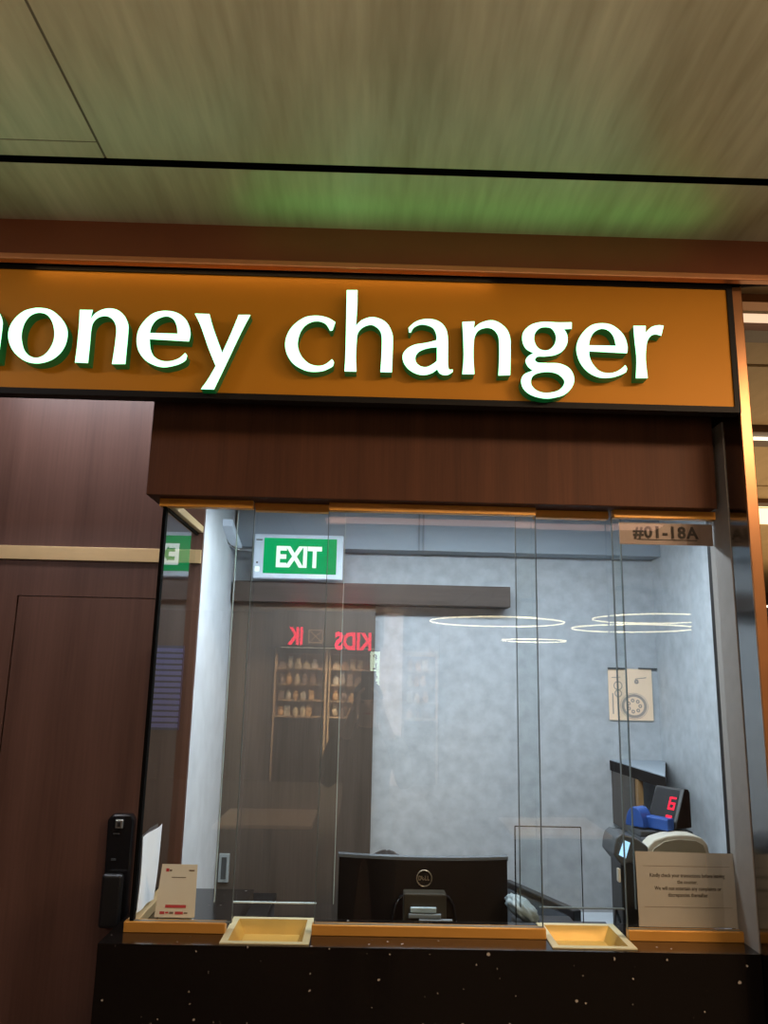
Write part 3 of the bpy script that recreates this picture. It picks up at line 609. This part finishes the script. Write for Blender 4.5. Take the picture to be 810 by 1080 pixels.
ns = build('stand', MB().box((.114, .268, .90), (.234, .318, 1.110), 0, .004).box((.135, .25, .66), (.215, .285, 1.0), 0, .004).box((.05, .19, .641), (.30, .37, .655), 0, .004), 'stand_olive', mo)
build('port_cover', MB().box((.133, .258, 1.0625), (.205, .268, 1.0765), 0, .002), 'lcd_dim', ns)
build('cable_clip', MB().box((.128, .256, 1.049), (.218, .268, 1.060), 0, .002), 'clip_grey', ns)
build('cable_clip', MB().box((.157, .252, 1.030), (.250, .266, 1.047), 0, .002), 'clip_grey', ns)
build('stand_arch', MB().tube([(.083, .322, .96), (.085, .319, 1.02), (.093, .316, 1.07), (.108, .314, 1.092), (.13, .313, 1.098), (.22, .313, 1.098), (.244, .314, 1.092), (.259, .316, 1.07), (.268, .319, 1.02), (.271, .322, .96)], .004), 'black_gloss', mo)

# second screen standing side-on
m2_ = thing('side_monitor', 'black framed screen turned side on, right of the curved monitor', 'monitor', (.566, .615, .641), (0, 0, R(-67)))
L2 = .39
build('bezel', MB().box((-L2/2, -.012, .10), (L2/2, .018, .388), 0, .004), 'black_plastic', m2_, True)
build('screen', MB().box((-L2/2+.016, -.0145, .118), (L2/2-.022, -.0118, .368)), 'screen', m2_, True)
build('stand', MB().box((-.03, .018, .004), (.03, .04, .25), 0, .003).box((-.06, -.05, 0), (.045, .05, .012), 0, .003), 'black_plastic', m2_, True)

# crumpled clear bag on a cash box
cbx = thing('cash_box', 'dark cash box behind the pane between monitor and right tray', 'box', (.49, .33, .641))
build('body', MB().box((.435, .235, .641), (.60, .36, .98), 0, .004), 'dk_grey', cbx)
build('lid', MB().box((.432, .232, .98), (.603, .363, 1.035), 0, .006), 'black_plastic', cbx)
bm = bmesh.new(); bmesh.ops.create_icosphere(bm, subdivisions=4, radius=1)
for v in bm.verts:
    n = v.co.copy(); d = 1+.10*math.sin(n.x*9+n.z*5)*math.cos(n.y*8)+.05*math.sin(n.z*19+n.x*13)
    v.co = Vector((.452+n.x*.046*d, .30+n.y*.045*d, 1.036+.032+max(-.032, n.z*.030*d-.40*n.x*.052)))
tag(build('plastic_bag', MB().frombm(bm, 0, True), 'bag'), 'crumpled white plastic bag beside the curved monitor', 'bag')

# clear acrylic screen standing in the booth
ac = thing('acrylic_screen', 'clear upright acrylic sheet with dark edges behind the glass', 'screen', (.507, .19, .64))
build('sheet', MB().quad([(.415, .19, .66), (.598, .19, .66), (.598, .19, 1.307), (.415, .19, 1.307)]), 'glass_clear', ac)
e = .0011
build('edge_strip', MB().box((.415-e, .187, .66), (.415+e, .193, 1.307)).box((.598-e*.6, .187, .66), (.598+e*.6, .193, 1.307)).box((.415, .187, 1.307-e), (.598, .193, 1.307+e)), 'seal', ac)
build('foot', MB().box((.415, .165, .641), (.598, .215, .665), 0, .002), 'dk_grey', ac)

# ------------------------------------------------------------------ machines on the side cabinet
nc = thing('note_counter', 'cream banknote counting machine half hidden by the printed notice', 'machine', (.92, .30, .965))
hump = [(.788, .966), (.788, 1.232), (.796, 1.254), (.815, 1.272), (.850, 1.283), (.89, 1.287), (.925, 1.286), (.950, 1.278), (.965, 1.260), (.969, 1.232), (.969, .966)]
build('body', MB().prism(hump, 'y', .225, .285, 0, .004), 'cream', nc)
inner = [(.798, .985), (.798, 1.225), (.812, 1.250), (.84, 1.268), (.88, 1.275), (.93, 1.272), (.950, 1.261), (.960, 1.23), (.960, .985)]
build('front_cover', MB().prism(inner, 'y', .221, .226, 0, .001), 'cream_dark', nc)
build('rear_body', MB().box((.80, .285, .966), (.955, .42, 1.265), 0, .005), 'dk_grey', nc)
build('hopper', MB().box((.80, .30, 1.265), (.955, .42, 1.282), 0, .003), 'dk_grey', nc)
pt = thing('payment_terminal', 'dark grey note checker with a small lit blue screen', 'machine', (.73, .25, .965))
build('column', MB().box((.712, .205, .966), (.782, .31, 1.23), 0, .008), 'black_plastic', pt)
hd = build('head', MB().prism([(.689, 1.236), (.692, 1.262), (.698, 1.280), (.712, 1.291), (.755, 1.280), (.786, 1.258), (.783, 1.200), (.733, 1.217), (.712, 1.208)], 'y', .195, .31, 0, .004), 'dk_grey', pt)
build('display', MB().add([(.702, .1925, 1.237), (.721, .1925, 1.228), (.735, .1925, 1.269), (.717, .1925, 1.276)], [[0, 1, 2, 3]]), 'lcd', hd)
build('side_button', MB().box((.700, .197, 1.165), (.707, .215, 1.200), 0, .002), 'cream', hd)
build('cable', MB().tube([(.69, .19, .966), (.68, .19, 1.03), (.69, .20, 1.10), (.705, .215, 1.06)], .004), 'black_plastic', pt)
build('cable', MB().tube([(.655+.03, .17, .966), (.672, .17, 1.05), (.70, .185, 1.02)], .003), 'black_plastic', pt)
ds = thing('note_display', 'black wedge display with a glowing red 6 on top of the counting machine', 'display', (.907, .35, 1.286), (0, 0, R(-55)))
wedge = [(-.048, 0), (.034, 0), (.034, .098), (.026, .108), (.008, .110)]   # (y, z) profile, sloping face to -y
build('case', MB().prism([(p[0], p[1]+.002) for p in wedge], 'x', -.050, .050, 0, .003), 'black_plastic', ds, True)
def onface(u, v, w, h, d=.0022):                               # quad on the sloping face
    def P(a, b): return (a, -.048+.056*b/.110-d, .002+b+.0008)
    return [P(u, v), P(u+w, v), P(u+w, v+h), P(u, v+h)]
build('screen', MB().quad(onface(-.045, .016, .082, .088, .0012)), 'screen_dark', ds, True)
sv = MB(); X0, Z0, W, H, T = .010, .050, .022, .034, .005
for q in ((X0, Z0+H-T, W, T), (X0, Z0+H/2-T/2, W, T), (X0, Z0, W, T), (X0, Z0, T, H), (X0+W-T, Z0, T, H/2)): sv.quad(onface(*q))
build('digit', sv, 'led_red', ds, True)
build('indicator', MB().quad(onface(X0, .022, .020, .013)), 'led_red', ds, True)
arch = [(-.052+.032*math.cos(a), .001+.056*math.sin(a)) for a in [math.pi*i/12 for i in range(13)]]
build('cradle', MB().prism(arch, 'y', -.10, -.052, 0, .003).box((-.05, -.078, .0), (.046, -.045, .034), 0, .004), 'blue', ds, True)

# ================================================================== PEOPLE
def skin_body(name, nodes, edges, root, parent, mats, pick, local=True):
    """one continuous skinned surface; pick(face centre) -> material slot"""
    keys = list(nodes); idx = {k: i for i, k in enumerate(keys)}
    me = bpy.data.meshes.new(name); me.from_pydata([nodes[k][0] for k in keys], [(idx[a], idx[b]) for a, b in edges], [])
    o = bpy.data.objects.new(name, me); COL.objects.link(o)
    sk = o.modifiers.new('sk', 'SKIN'); sk.use_smooth_shade = True
    for k in keys:
        r = nodes[k][1]; r = r if isinstance(r, tuple) else (r, r)
        me.skin_vertices[0].data[idx[k]].radius = r
        me.skin_vertices[0].data[idx[k]].use_root = (k == root)
    ss = o.modifiers.new('ss', 'SUBSURF'); ss.levels = 2; ss.render_levels = 2
    dg = bpy.context.evaluated_depsgraph_get(); dg.update()
    ev = bpy.data.meshes.new_from_object(o.evaluated_get(dg))
    bpy.data.objects.remove(o)
    for m in mats: ev.materials.append(M[m])
    for p in ev.polygons: p.material_index = pick(p.center); p.use_smooth = True
    b = bpy.data.objects.new(name, ev); COL.objects.link(b); b.parent = parent
    return b

def hand(nodes, edges, side, wrist, palm, out, curl):
    """palm and five fingers rooted in it; side = +-1 thumb side, out = finger direction, curl = bend direction"""
    p = Vector(palm); o = Vector(out).normalized(); c = Vector(curl).normalized(); s = o.cross(c).normalized()*side[1]
    k = side[0]
    nodes[k+'palm'] = (p, (.030, .016)); edges.append((wrist, k+'palm'))
    for i, ln in enumerate((.070, .080, .074, .058)):
        a = p+o*.045+s*(.027-.018*i); b = a+o*ln*.55+c*.006; d = b+o*ln*.30+c*ln*.30
        nodes[k+'f%da' % i] = (a, .0085); nodes[k+'f%db' % i] = (b, .008); nodes[k+'f%dc' % i] = (d, .007)
        edges.extend([(k+'palm', k+'f%da' % i), (k+'f%da' % i, k+'f%db' % i), (k+'f%db' % i, k+'f%dc' % i)])
    a = p+s*.036-o*.005; b = a+s*.018+o*.030+c*.012
    nodes[k+'ta'] = (a, .0105); nodes[k+'tb'] = (b, .009); edges.extend([(k+'palm', k+'ta'), (k+'ta', k+'tb')])

def head_nodes(nodes, edges, neck, base, fwd):
    b = Vector(base); f = Vector(fwd)
    nodes['jaw'] = (b+f*.028+Vector((0, 0, -.055)), (.058, .060)); nodes['skull'] = (b, (.074, .088)); nodes['crown'] = (b+Vector((0, 0, .062))-f*.008, (.058, .072))
    edges.extend([(neck, 'jaw'), ('jaw', 'skull'), ('skull', 'crown')])

def face_parts(parent, base, fwd, hair_m='hair'):
    """nose, eyes, mouth, ears and hair as parts of the head"""
    b = Vector(base); f = Vector(fwd); sx = Vector((1, 0, 0))
    bd = MB().ball(b+f*.098+Vector((0, 0, -.022)), (.011, .015, .018))
    build('nose', bd, 'skin', parent, True)
    for s in (-1, 1):
        build('eye', MB().ball(b+f*.082+sx*.030*s+Vector((0, 0, .002)), (.011, .009, .007)), 'ink', parent, True)
        build('ear', MB().ball(b+sx*.078*s+Vector((0, 0, -.012)), (.010, .018, .028)), 'skin', parent, True)
    build('mouth', MB().ball(b+f*.086+Vector((0, 0, -.060)), (.022, .008, .005)), 'red_ink', parent, True)
    bm = bmesh.new(); bmesh.ops.create_uvsphere(bm, u_segments=28, v_segments=20, radius=1)
    dele = [v for v in bm.verts if v.co.z < .18 and (v.co.y*f.y) > .15 or v.co.z < -.55]
    bmesh.ops.delete(bm, geom=dele, context='VERTS')
    for v in bm.verts:
        k = 1+.03*math.sin(v.co.x*40)*math.sin(v.co.z*17)
        v.co = b+Vector((v.co.x*.085*k, v.co.y*.101*k, v.co.z*.098*k+.025))-f*.010
    build('hair', MB().frombm(bm, 0, True), hair_m, parent, True)

# teller sitting behind the curved monitor, head bowed
tp = thing('person', 'person with dark hair seated behind the curved monitor', 'person', (.075, .80, FZ))
Z = -FZ
nd = {'pelvis': (Vector((0, .02, .50)), (.135, .105)), 'waist': (Vector((0, 0, .64)), (.125, .095)), 'chest': (Vector((0, -.03, .83)), (.150, .105)),
      'neckb': (Vector((0, -.05, .97)), (.060, .055)), 'neck': (Vector((0, -.055, 1.02)), .050)}
ed = [('pelvis', 'waist'), ('waist', 'chest'), ('chest', 'neckb'), ('neckb', 'neck')]
head_nodes(nd, ed, 'neck', (0, -.065, 1.122), (0, -1, 0))
for s, k in ((-1, 'l'), (1, 'r')):
    nd[k+'sh'] = (Vector((s*.17, -.02, .915)), .060); nd[k+'el'] = (Vector((s*.235, -.12, .835)), .040); nd[k+'wr'] = (Vector((s*.13, -.25, .835)), .027)
    ed += [('chest', k+'sh'), (k+'sh', k+'el'), (k+'el', k+'wr')]
    hand(nd, ed, (k, s), k+'wr', (s*.105, -.295, .822), (-.25*s, -1, 0), (0, 0, -1))
    nd[k+'hip'] = (Vector((s*.09, -.02, .485)), .085); nd[k+'kn'] = (Vector((s*.13, -.36, .50)), .060); nd[k+'an'] = (Vector((s*.13, -.34, .09)), .042); nd[k+'toe'] = (Vector((s*.14, -.48, .045)), .038)
    ed += [('pelvis', k+'hip'), (k+'hip', k+'kn'), (k+'kn', k+'an'), (k+'an', k+'toe')]
def pick1(c):
    if c.z > 1.0: return 0
    if c.y < -.24 and c.z > .74: return 0
    return 1 if c.z > .56 else 2
skin_body('body', nd, ed, 'pelvis', tp, ['skin', 'cloth_blue', 'cloth_dark'], pick1)
face_parts(tp, (0, -.065, 1.122), (0, -1, 0))
st = thing('teller_stool', 'low round stool under the teller behind the monitor', 'stool', (.075, .83, FZ+.01))
build('seat', MB().lathe([(0, .33), (.16, .33), (.175, .345), (.175, .375), (.16, .39), (0, .39)], 0, 0), 'black_plastic', st, True)
build('pole', MB().lathe([(.022, .02), (.022, .34)], 0, 0, 0, 12), 'lt_grey', st, True)
build('base', MB().lathe([(0, 0), (.17, 0), (.17, .012), (.03, .03), (0, .03)], 0, 0), 'dk_grey', st, True)

# the photographer, whose dim reflection shows in the panes
ph = thing('person', 'person in dark clothes holding up a phone, reflected in the glass', 'person', (.0, -2.52, FZ))
nd = {'pelvis': (Vector((0, 0, .98)), (.150, .105)), 'waist': (Vector((0, .01, 1.14)), (.135, .10)), 'chest': (Vector((0, 0, 1.36)), (.165, .115)),
      'neckb': (Vector((0, 0, 1.52)), (.065, .06)), 'neck': (Vector((0, .01, 1.575)), .052)}
ed = [('pelvis', 'waist'), ('waist', 'chest'), ('chest', 'neckb'), ('neckb', 'neck')]
head_nodes(nd, ed, 'neck', (0, .03, 1.685), (0, 1, 0))
for s, k in ((-1, 'l'), (1, 'r')):
    nd[k+'sh'] = (Vector((s*.185, 0, 1.46)), .065); nd[k+'el'] = (Vector((s*.215, .14, 1.24)), .046); nd[k+'wr'] = (Vector((s*.085, .33, 1.60)), .029)
    ed += [('chest', k+'sh'), (k+'sh', k+'el'), (k+'el', k+'wr')]
    hand(nd, ed, (k, -s), k+'wr', (s*.062, .355, 1.66), (-.15*s, .25, 1), (-s, .2, 0))
    nd[k+'hip'] = (Vector((s*.095, 0, .93)), .095); nd[k+'kn'] = (Vector((s*.11, .01, .52)), .062); nd[k+'an'] = (Vector((s*.11, -.02, .09)), .045); nd[k+'toe'] = (Vector((s*.13, .13, .04)), .038)
    ed += [('pelvis', k+'hip'), (k+'hip', k+'kn'), (k+'kn', k+'an'), (k+'an', k+'toe')]
def pick2(c):
    if c.z > 1.545 and abs(c.x) < .12: return 0
    if c.y > .27 and c.z > 1.5: return 0
    return 1 if c.z > .98 else 2
skin_body('body', nd, ed, 'pelvis', ph, ['skin', 'cloth_dark', 'cloth_dark'], pick2)
face_parts(ph, (0, .03, 1.685), (0, 1, 0))
pn = thing('phone', 'black phone held up by the photographer in the reflection', 'phone', (0, -2.15, 1.66))
build('body', MB().box((-.038, -2.158, 1.585), (.038, -2.150, 1.735), 0, .003), 'black_gloss', pn)
build('lens', MB().lathe([(.009, 0), (.009, .003), (0, .003)], 0, 0, 0, 16, Matrix.Translation((.0, -2.150, 1.70)) @ Matrix.Rotation(R(-90), 4, 'X')), 'dk_grey', pn)

# ================================================================== THE MALL OPPOSITE (seen mirrored in the panes)
YS = -12
struct('wall_opposite', MB().box((-9, YS-.7, FZ), (-1.75, YS-.5, CZ)).box((-1.75, YS-.95, FZ), (1.3, YS-.75, CZ)).box((1.3, YS-.7, FZ), (14, YS-.5, CZ)), 'mall_wall')
struct('beam_opposite', MB().box((-1.75, YS-.1, 2.24), (.25, YS+.02, CZ)), 'mon_brown')
struct('pillar_white', MB().box((.20, YS-.5, FZ), (.60, YS-.1, CZ)), 'pinkwall')
struct('wall_west', MB().box((-9.1, -16, FZ), (-9, 1, CZ)), 'mall_wall')
struct('wall_north', MB().box((-9, -16.1, FZ), (14, -16, CZ)), 'mall_wall')
ks = thing('toy_shop_sign', 'glowing red KIDS sign of the shop opposite, mirrored in the glass', 'sign', (-.6, YS+.03, 2.3))
me = text_me('KIDS', .42, .01, .016, center=True); BACK = Matrix.Rotation(R(180), 4, 'Z') @ FACE_CAM
build('lettering', MB().mesh(me, put(-.29, YS+.05, 2.325, .74, .98, BACK)), 'neon', ks)
me = text_me('IK', .42, .01, .016, center=True)
build('lettering', MB().mesh(me, put(-1.32, YS+.05, 2.40, .66, .98, BACK)), 'neon', ks)
xb = MB().box((-1.09, YS+.02, 2.28), (-.83, YS+.04, 2.30)).box((-1.09, YS+.02, 2.50), (-.83, YS+.04, 2.52)).box((-1.09, YS+.02, 2.28), (-1.07, YS+.04, 2.52)).box((-.85, YS+.02, 2.28), (-.83, YS+.04, 2.52))
xb.tube([(-1.08, YS+.03, 2.29), (-.84, YS+.03, 2.51)], .008).tube([(-1.08, YS+.03, 2.51), (-.84, YS+.03, 2.29)], .008)
build('crossed_box', xb, 'crossbox', ks)
pb = thing('play_banner', 'narrow white banner reading PLAY downwards, mirrored in the glass', 'banner', (.09, -10, 1.78))
build('banner', MB().box((.02, -10.01, 1.46), (.165, -10, 2.09)), 'banner', pb)
for i, chx in enumerate('PLAY'):
    me = text_me(chx, .15, .002, .004); build('letter', MB().mesh(me, put(.092, -9.995, 2.0-.135*i, .8, .8, BACK)), 'ink', pb)
build('pole', MB().tube([(.09, -10.01, 1.47), (.09, -10.01, FZ)], .02), 'dk_grey', pb)
# shelving with toys
def shelving(x0, x1, label):
    s = thing('display_shelving', label, 'shelving', ((x0+x1)/2, YS-.45, FZ))
    build('side', MB().box((x0, YS-.7, FZ), (x0+.03, YS-.3, 2.2)), 'shelf_wood', s); build('side', MB().box((x1-.03, YS-.7, FZ), (x1, YS-.3, 2.2)), 'shelf_wood', s)
    build('back', MB().box((x0+.03, YS-.72, .98), (x1-.03, YS-.70, 2.2)), 'shelf_wood', s)
    build('base_cabinet', MB().box((x0+.03, YS-.70, FZ), (x1-.03, YS-.31, .96)), 'mon_brown', s)
    for z in (1.0, 1.28, 1.56, 1.84, 2.12): build('shelf', MB().box((x0+.03, YS-.7, z-.02), (x1-.03, YS-.3, z)), 'shelf_wood', s)
shelving(-1.7, -.75, 'wooden display shelving full of toys, mirrored left of the door centre')
shelving(-.72, .10, 'wooden display shelving full of toys, mirrored under the red sign')
shelving(.62, 1.25, 'pale display shelving of small goods, mirrored right of the white banner')
src = []
for k in range(4):
    mb = MB(); w, h = (.07, .16), (.09, .12)
    if k == 0: mb.box((-.05, -.04, 0), (.05, .04, .17), 0, .006)
    elif k == 1: mb.lathe([(0, 0), (.045, 0), (.05, .02), (.05, .11), (.03, .14), (.02, .17), (0, .17)], 0, 0, 0, 14)
    elif k == 2: mb.ball((0, 0, .06), (.055, .05, .06)).ball((0, 0, .145), .042).ball((-.03, 0, .185), .014).ball((.03, 0, .185), .014)
    else: mb.box((-.06, -.04, 0), (.06, .04, .09), 0, .01).box((-.035, -.03, .09), (.035, .03, .15), 0, .01)
    src.append(mb)
meshes = {}
nm = ['toy_box', 'toy_bottle', 'soft_toy', 'toy_house']
for x0, x1 in ((-1.64, -.8), (-.66, .05), (.68, 1.2)):
    for z in (1.0, 1.28, 1.56, 1.84):
        x = x0+.07
        while x < x1-.12:
            k = random.randrange(4); c_ = random.choice(['toy_a', 'toy_b', 'toy_c', 'toy_d'])
            key = (k, c_)
            if key not in meshes:
                o = build(nm[k], src[k], c_); meshes[key] = o; first = True
            else:
                o = meshes[key].copy(); COL.objects.link(o)
            o.location = (x, YS-.42, z+.004); o.scale = (1, 1, random.uniform(.85, 1.2))
            tag(o, 'small toy on the shelving of the shop opposite, mirrored in the glass', 'toy', 'toys on the shelves opposite')
            x += random.uniform(.11, .16)
for i, (x, z) in enumerate(((-1.2, 2.42), (-.3, 2.42), (.95, 2.5))): pass
sl = thing('shelf_lamp', 'lit tube lamp above the mirrored toy shelving', 'lamp', (-.7, YS-.25, 2.2))
build('tube', MB().box((-1.6, YS-.28, 2.2), (.1, YS-.25, 2.215)), 'white_line', sl)

# cafe tables in the middle of the mall, mirrored low in the panes
def cafe_table(x, y, label):
    t = thing('cafe_table', label, 'table', (x, y, FZ))
    build('tabletop', MB().box((-.36, -.36, .72), (.36, .36, .75), 0, .006), 'table_top', t, True)
    build('pedestal', MB().lathe([(.035, .02), (.035, .72)], 0, 0, 0, 14), 'dk_grey', t, True)
    build('base', MB().lathe([(0, 0), (.24, 0), (.24, .015), (.04, .03), (0, .03)], 0, 0), 'dk_grey', t, True)
cafe_table(1.42, -4.15, 'pale cafe table mirrored in the glass above the acrylic sheet')
cafe_table(-.75, -4.3, 'pale cafe table mirrored in the glass over the sliding door')
for x, y in ((1.42, -4.15), (-.75, -4.3)):  # unseen spots added only to brighten the mirrored tabletops
    l = bpy.data.lights.new('table_fill_spot', 'SPOT'); l.energy = 95; l.color = (1, .80, .60); l.spot_size = R(34); l.spot_blend = .3; l.shadow_soft_size = .01
    o = bpy.data.objects.new('table_fill_spot', l); COL.objects.link(o); o.location = (x, y, 2.84)

# ring pendants over the mall
def ring(x, y, z, r, label):
    t = thing('ring_pendant', label, 'pendant lamp', (x, y, z), group='ring pendant lamps over the mall')
    build('ring', MB().tube([(r*math.cos(a), r*math.sin(a), 0) for a in [2*math.pi*i/64 for i in range(64)]], .008, 0, 8, True), 'ring', t, True)
    for a in (.5, 2.6, 4.7): build('wire', MB().tube([(r*math.cos(a), r*math.sin(a), 0), (0.15*math.cos(a), .15*math.sin(a), CZ-z-.03)], .002, 0, 5), 'dk_grey', t, True)
    build('ceiling_rose', MB().lathe([(0, CZ-z), (.18, CZ-z), (.18, CZ-z-.04), (0, CZ-z-.04)], 0, 0, 0, 20), 'dk_grey', t, True)
ring(1.52, -7.3, 2.385, .80, 'glowing ring pendant lamp mirrored left of the tall pane joint')
ring(3.15, -7.3, 2.345, .70, 'glowing ring pendant lamp mirrored at the tall pane joint')
ring(3.55, -7.6, 2.49, .75, 'glowing ring pendant lamp mirrored highest, under the unit number')
ring(2.32, -9.0, 2.26, .45, 'small glowing ring pendant lamp mirrored lowest of the rings')

# corridor on the right of the booth
cor = MB()
for y0, y1 in ((-.195, .05), (.09, .16), (.31, .55), (.575, 1.22), (1.46, 2.29), (2.32, 2.62), (3.42, 8), (8.3, 18)): cor.box((.98, y0, CZ-.002), (14, y1, CZ+.018))
struct('ceiling_corridor', cor, 'corr')
struct('trim_7', MB().box((.975, .03, CZ-.03), (14, .085, CZ-.004)), 'bronze')
for a, b, c_ in ((.22, .31, CZ-.03), (1.24, 1.46, CZ-.03), (2.62, 2.72, CZ-.03)):
    struct('beam_corridor', MB().box((.98, a, c_), (14, b, CZ+.02)), 'brown')
struct('trim_8', MB().box((.98, .545, CZ+.02), (14, .58, CZ+.05)), 'black')
lab = {0: 'warm lit cove strip nearest the beam beside the sign', 1: 'narrow warm ceiling light strip in the corridor right of the booth', 2: 'broad warm ceiling light strip in the corridor right of the booth', 3: 'farther thin white light line low in the corridor view', 4: 'second thin white light line low in the corridor view', 5: 'farthest thin white light line in the corridor view', 6: 'thin light slot set in the dark corridor beam'}
for i, (a, b, z, m_) in enumerate(((.16, .22, CZ, 'cove_pink'), (2.72, 2.86, CZ, 'cove'), (2.95, 3.40, CZ, 'cove'), (9.0, 9.25, CZ-.02, 'white_line'), (10.2, 10.5, CZ-.02, 'white_line'), (12, 12.5, CZ-.02, 'white_line'), (1.31, 1.34, CZ-.034, 'white_line'))):
    tag(build('ceiling_light', MB().box((1.0 if i != 6 else 1.74, a, z-.003), (14, b, z+.012)), m_), lab[i], 'ceiling light', 'corridor ceiling lights')
for i, (y, h) in enumerate(((7.6, .13), (9.5, .10), (11.2, .2))): struct('beam_corridor', MB().box((2, y, CZ-h), (14, y+.3, CZ)), 'brown')
struct('wall_far', MB().box((.9, 17, FZ), (14, 17.2, CZ)), 'brown')
struct('wall_shopfront', MB().box((1.30, 1.21, FZ), (1.34, 3.2, 2.3)), 'brown')
# bird like motif on the near corridor ceiling
tag(build('ceiling_motif', MB().tube([(1.02, -.045, CZ-.006), (1.06, -.02, CZ-.006), (1.10, -.03, CZ-.006), (1.14, -.035, CZ-.006), (1.3, -.02, CZ-.006)], .006, 0, 6).ball((1.19, .115, CZ-.006), (.03, .008, .003)).ball((1.21, .125, CZ-.006), (.02, .006, .003)), 'ink'), 'dark painted line motif on the cream ceiling right of the beam', 'motif')

# ================================================================== LIGHT
def area(name, loc, sx, sy, watts, col, rot=(0, 0, 0), spread=None):
    l = bpy.data.lights.new(name, 'AREA'); l.shape = 'RECTANGLE'; l.size = sx; l.size_y = sy; l.energy = watts; l.color = col
    if spread: l.spread = spread
    o = bpy.data.objects.new(name, l); COL.objects.link(o); o.location = loc; o.rotation_euler = rot
    return o
area('booth_light', (.28, .33, 2.255), 1.3, .16, 23.5, (.80, .90, 1.0), (R(10), 0, 0))
area('mall_strip_light', (.9, -3.62, 2.845), 2.5, .24, 3.0, (1, .55, .42))
area('mall_downlight', (-1.6, -1.3, 2.84), .5, .35, 12, (.92, .93, 1))
area('mall_downlight', (1.7, -1.6, 2.84), .8, .5, 80, (1, .70, .44))
area('mall_downlight', (.6, -1.9, 2.84), .8, .5, 22, (1, .74, .50))
area('ceiling_fill', (.2, -2.1, 2.15), 4.2, 2.4, 24, (1, .84, .60), (R(180), 0, 0))  # unseen upward fill added to brighten the ceiling boards
area('green_spill_fill', (.24, -.35, 2.765), 1.15, .04, .24, (.14, 1, .22), (R(180), 0, 0))  # unseen floating lamp added to imitate the letters' green spill on the ceiling
area('wood_wall_fill', (-.93, .14, 2.735), .8, .10, 9, (.84, .89, 1))  # unseen cool lamp added to brighten the upper wood wall
area('shop_light', (-.6, YS+.9, 2.8), 2.2, .5, 650, (1, .80, .56), (R(-35), 0, 0))
area('shop_light', (1.5, YS+1.0, 2.8), 1.0, .5, 90, (1, .88, .80), (R(-35), 0, 0))
area('corridor_light', (3.5, 5, 2.80), 2.5, 3, 34, (1, .72, .40))
area('corridor_fill', (3.0, 3.0, 2.0), 3, 5, 40, (1, .72, .40), (R(180), 0, 0))  # unseen upward fill added to brighten the corridor ceiling
area('sign_wash', (-.3, -.222, 2.738), 1.2, .012, .22, (1, .66, .30), (R(12), 0, 0))

w = bpy.data.worlds.new('world'); SC.world = w; w.use_nodes = True
bg = w.node_tree.nodes['Background']; bg.inputs[0].default_value = (1, .80, .60, 1); bg.inputs[1].default_value = .16

# ================================================================== CAMERA
cam = bpy.data.cameras.new('camera'); co = bpy.data.objects.new('camera', cam); COL.objects.link(co); SC.camera = co
F_PX, P, YW, RL = 825., R(11.98), R(.85), R(1.25)
cam.sensor_fit = 'VERTICAL'; cam.sensor_height = 24; cam.lens = 24*F_PX/1080; cam.clip_start = .02
fw = Vector((math.sin(YW)*math.cos(P), math.cos(YW)*math.cos(P), math.sin(P)))
r0 = fw.cross(Vector((0, 0, 1))).normalized(); u0 = r0.cross(fw)
rr = r0*math.cos(RL)+u0*math.sin(RL); uu = u0*math.cos(RL)-r0*math.sin(RL)
co.matrix_world = Matrix(((rr.x, uu.x, -fw.x, 0), (rr.y, uu.y, -fw.y, -2.1), (rr.z, uu.z, -fw.z, 1.70), (0, 0, 0, 1)))
SC.view_settings.view_transform = 'Standard'
SC.view_settings.look = 'None'
SC.view_settings.exposure = 0
SC.cycles.max_bounces = 10; SC.cycles.transparent_max_bounces = 16; SC.cycles.glossy_bounces = 5
SC.cycles.sample_clamp_indirect = 4
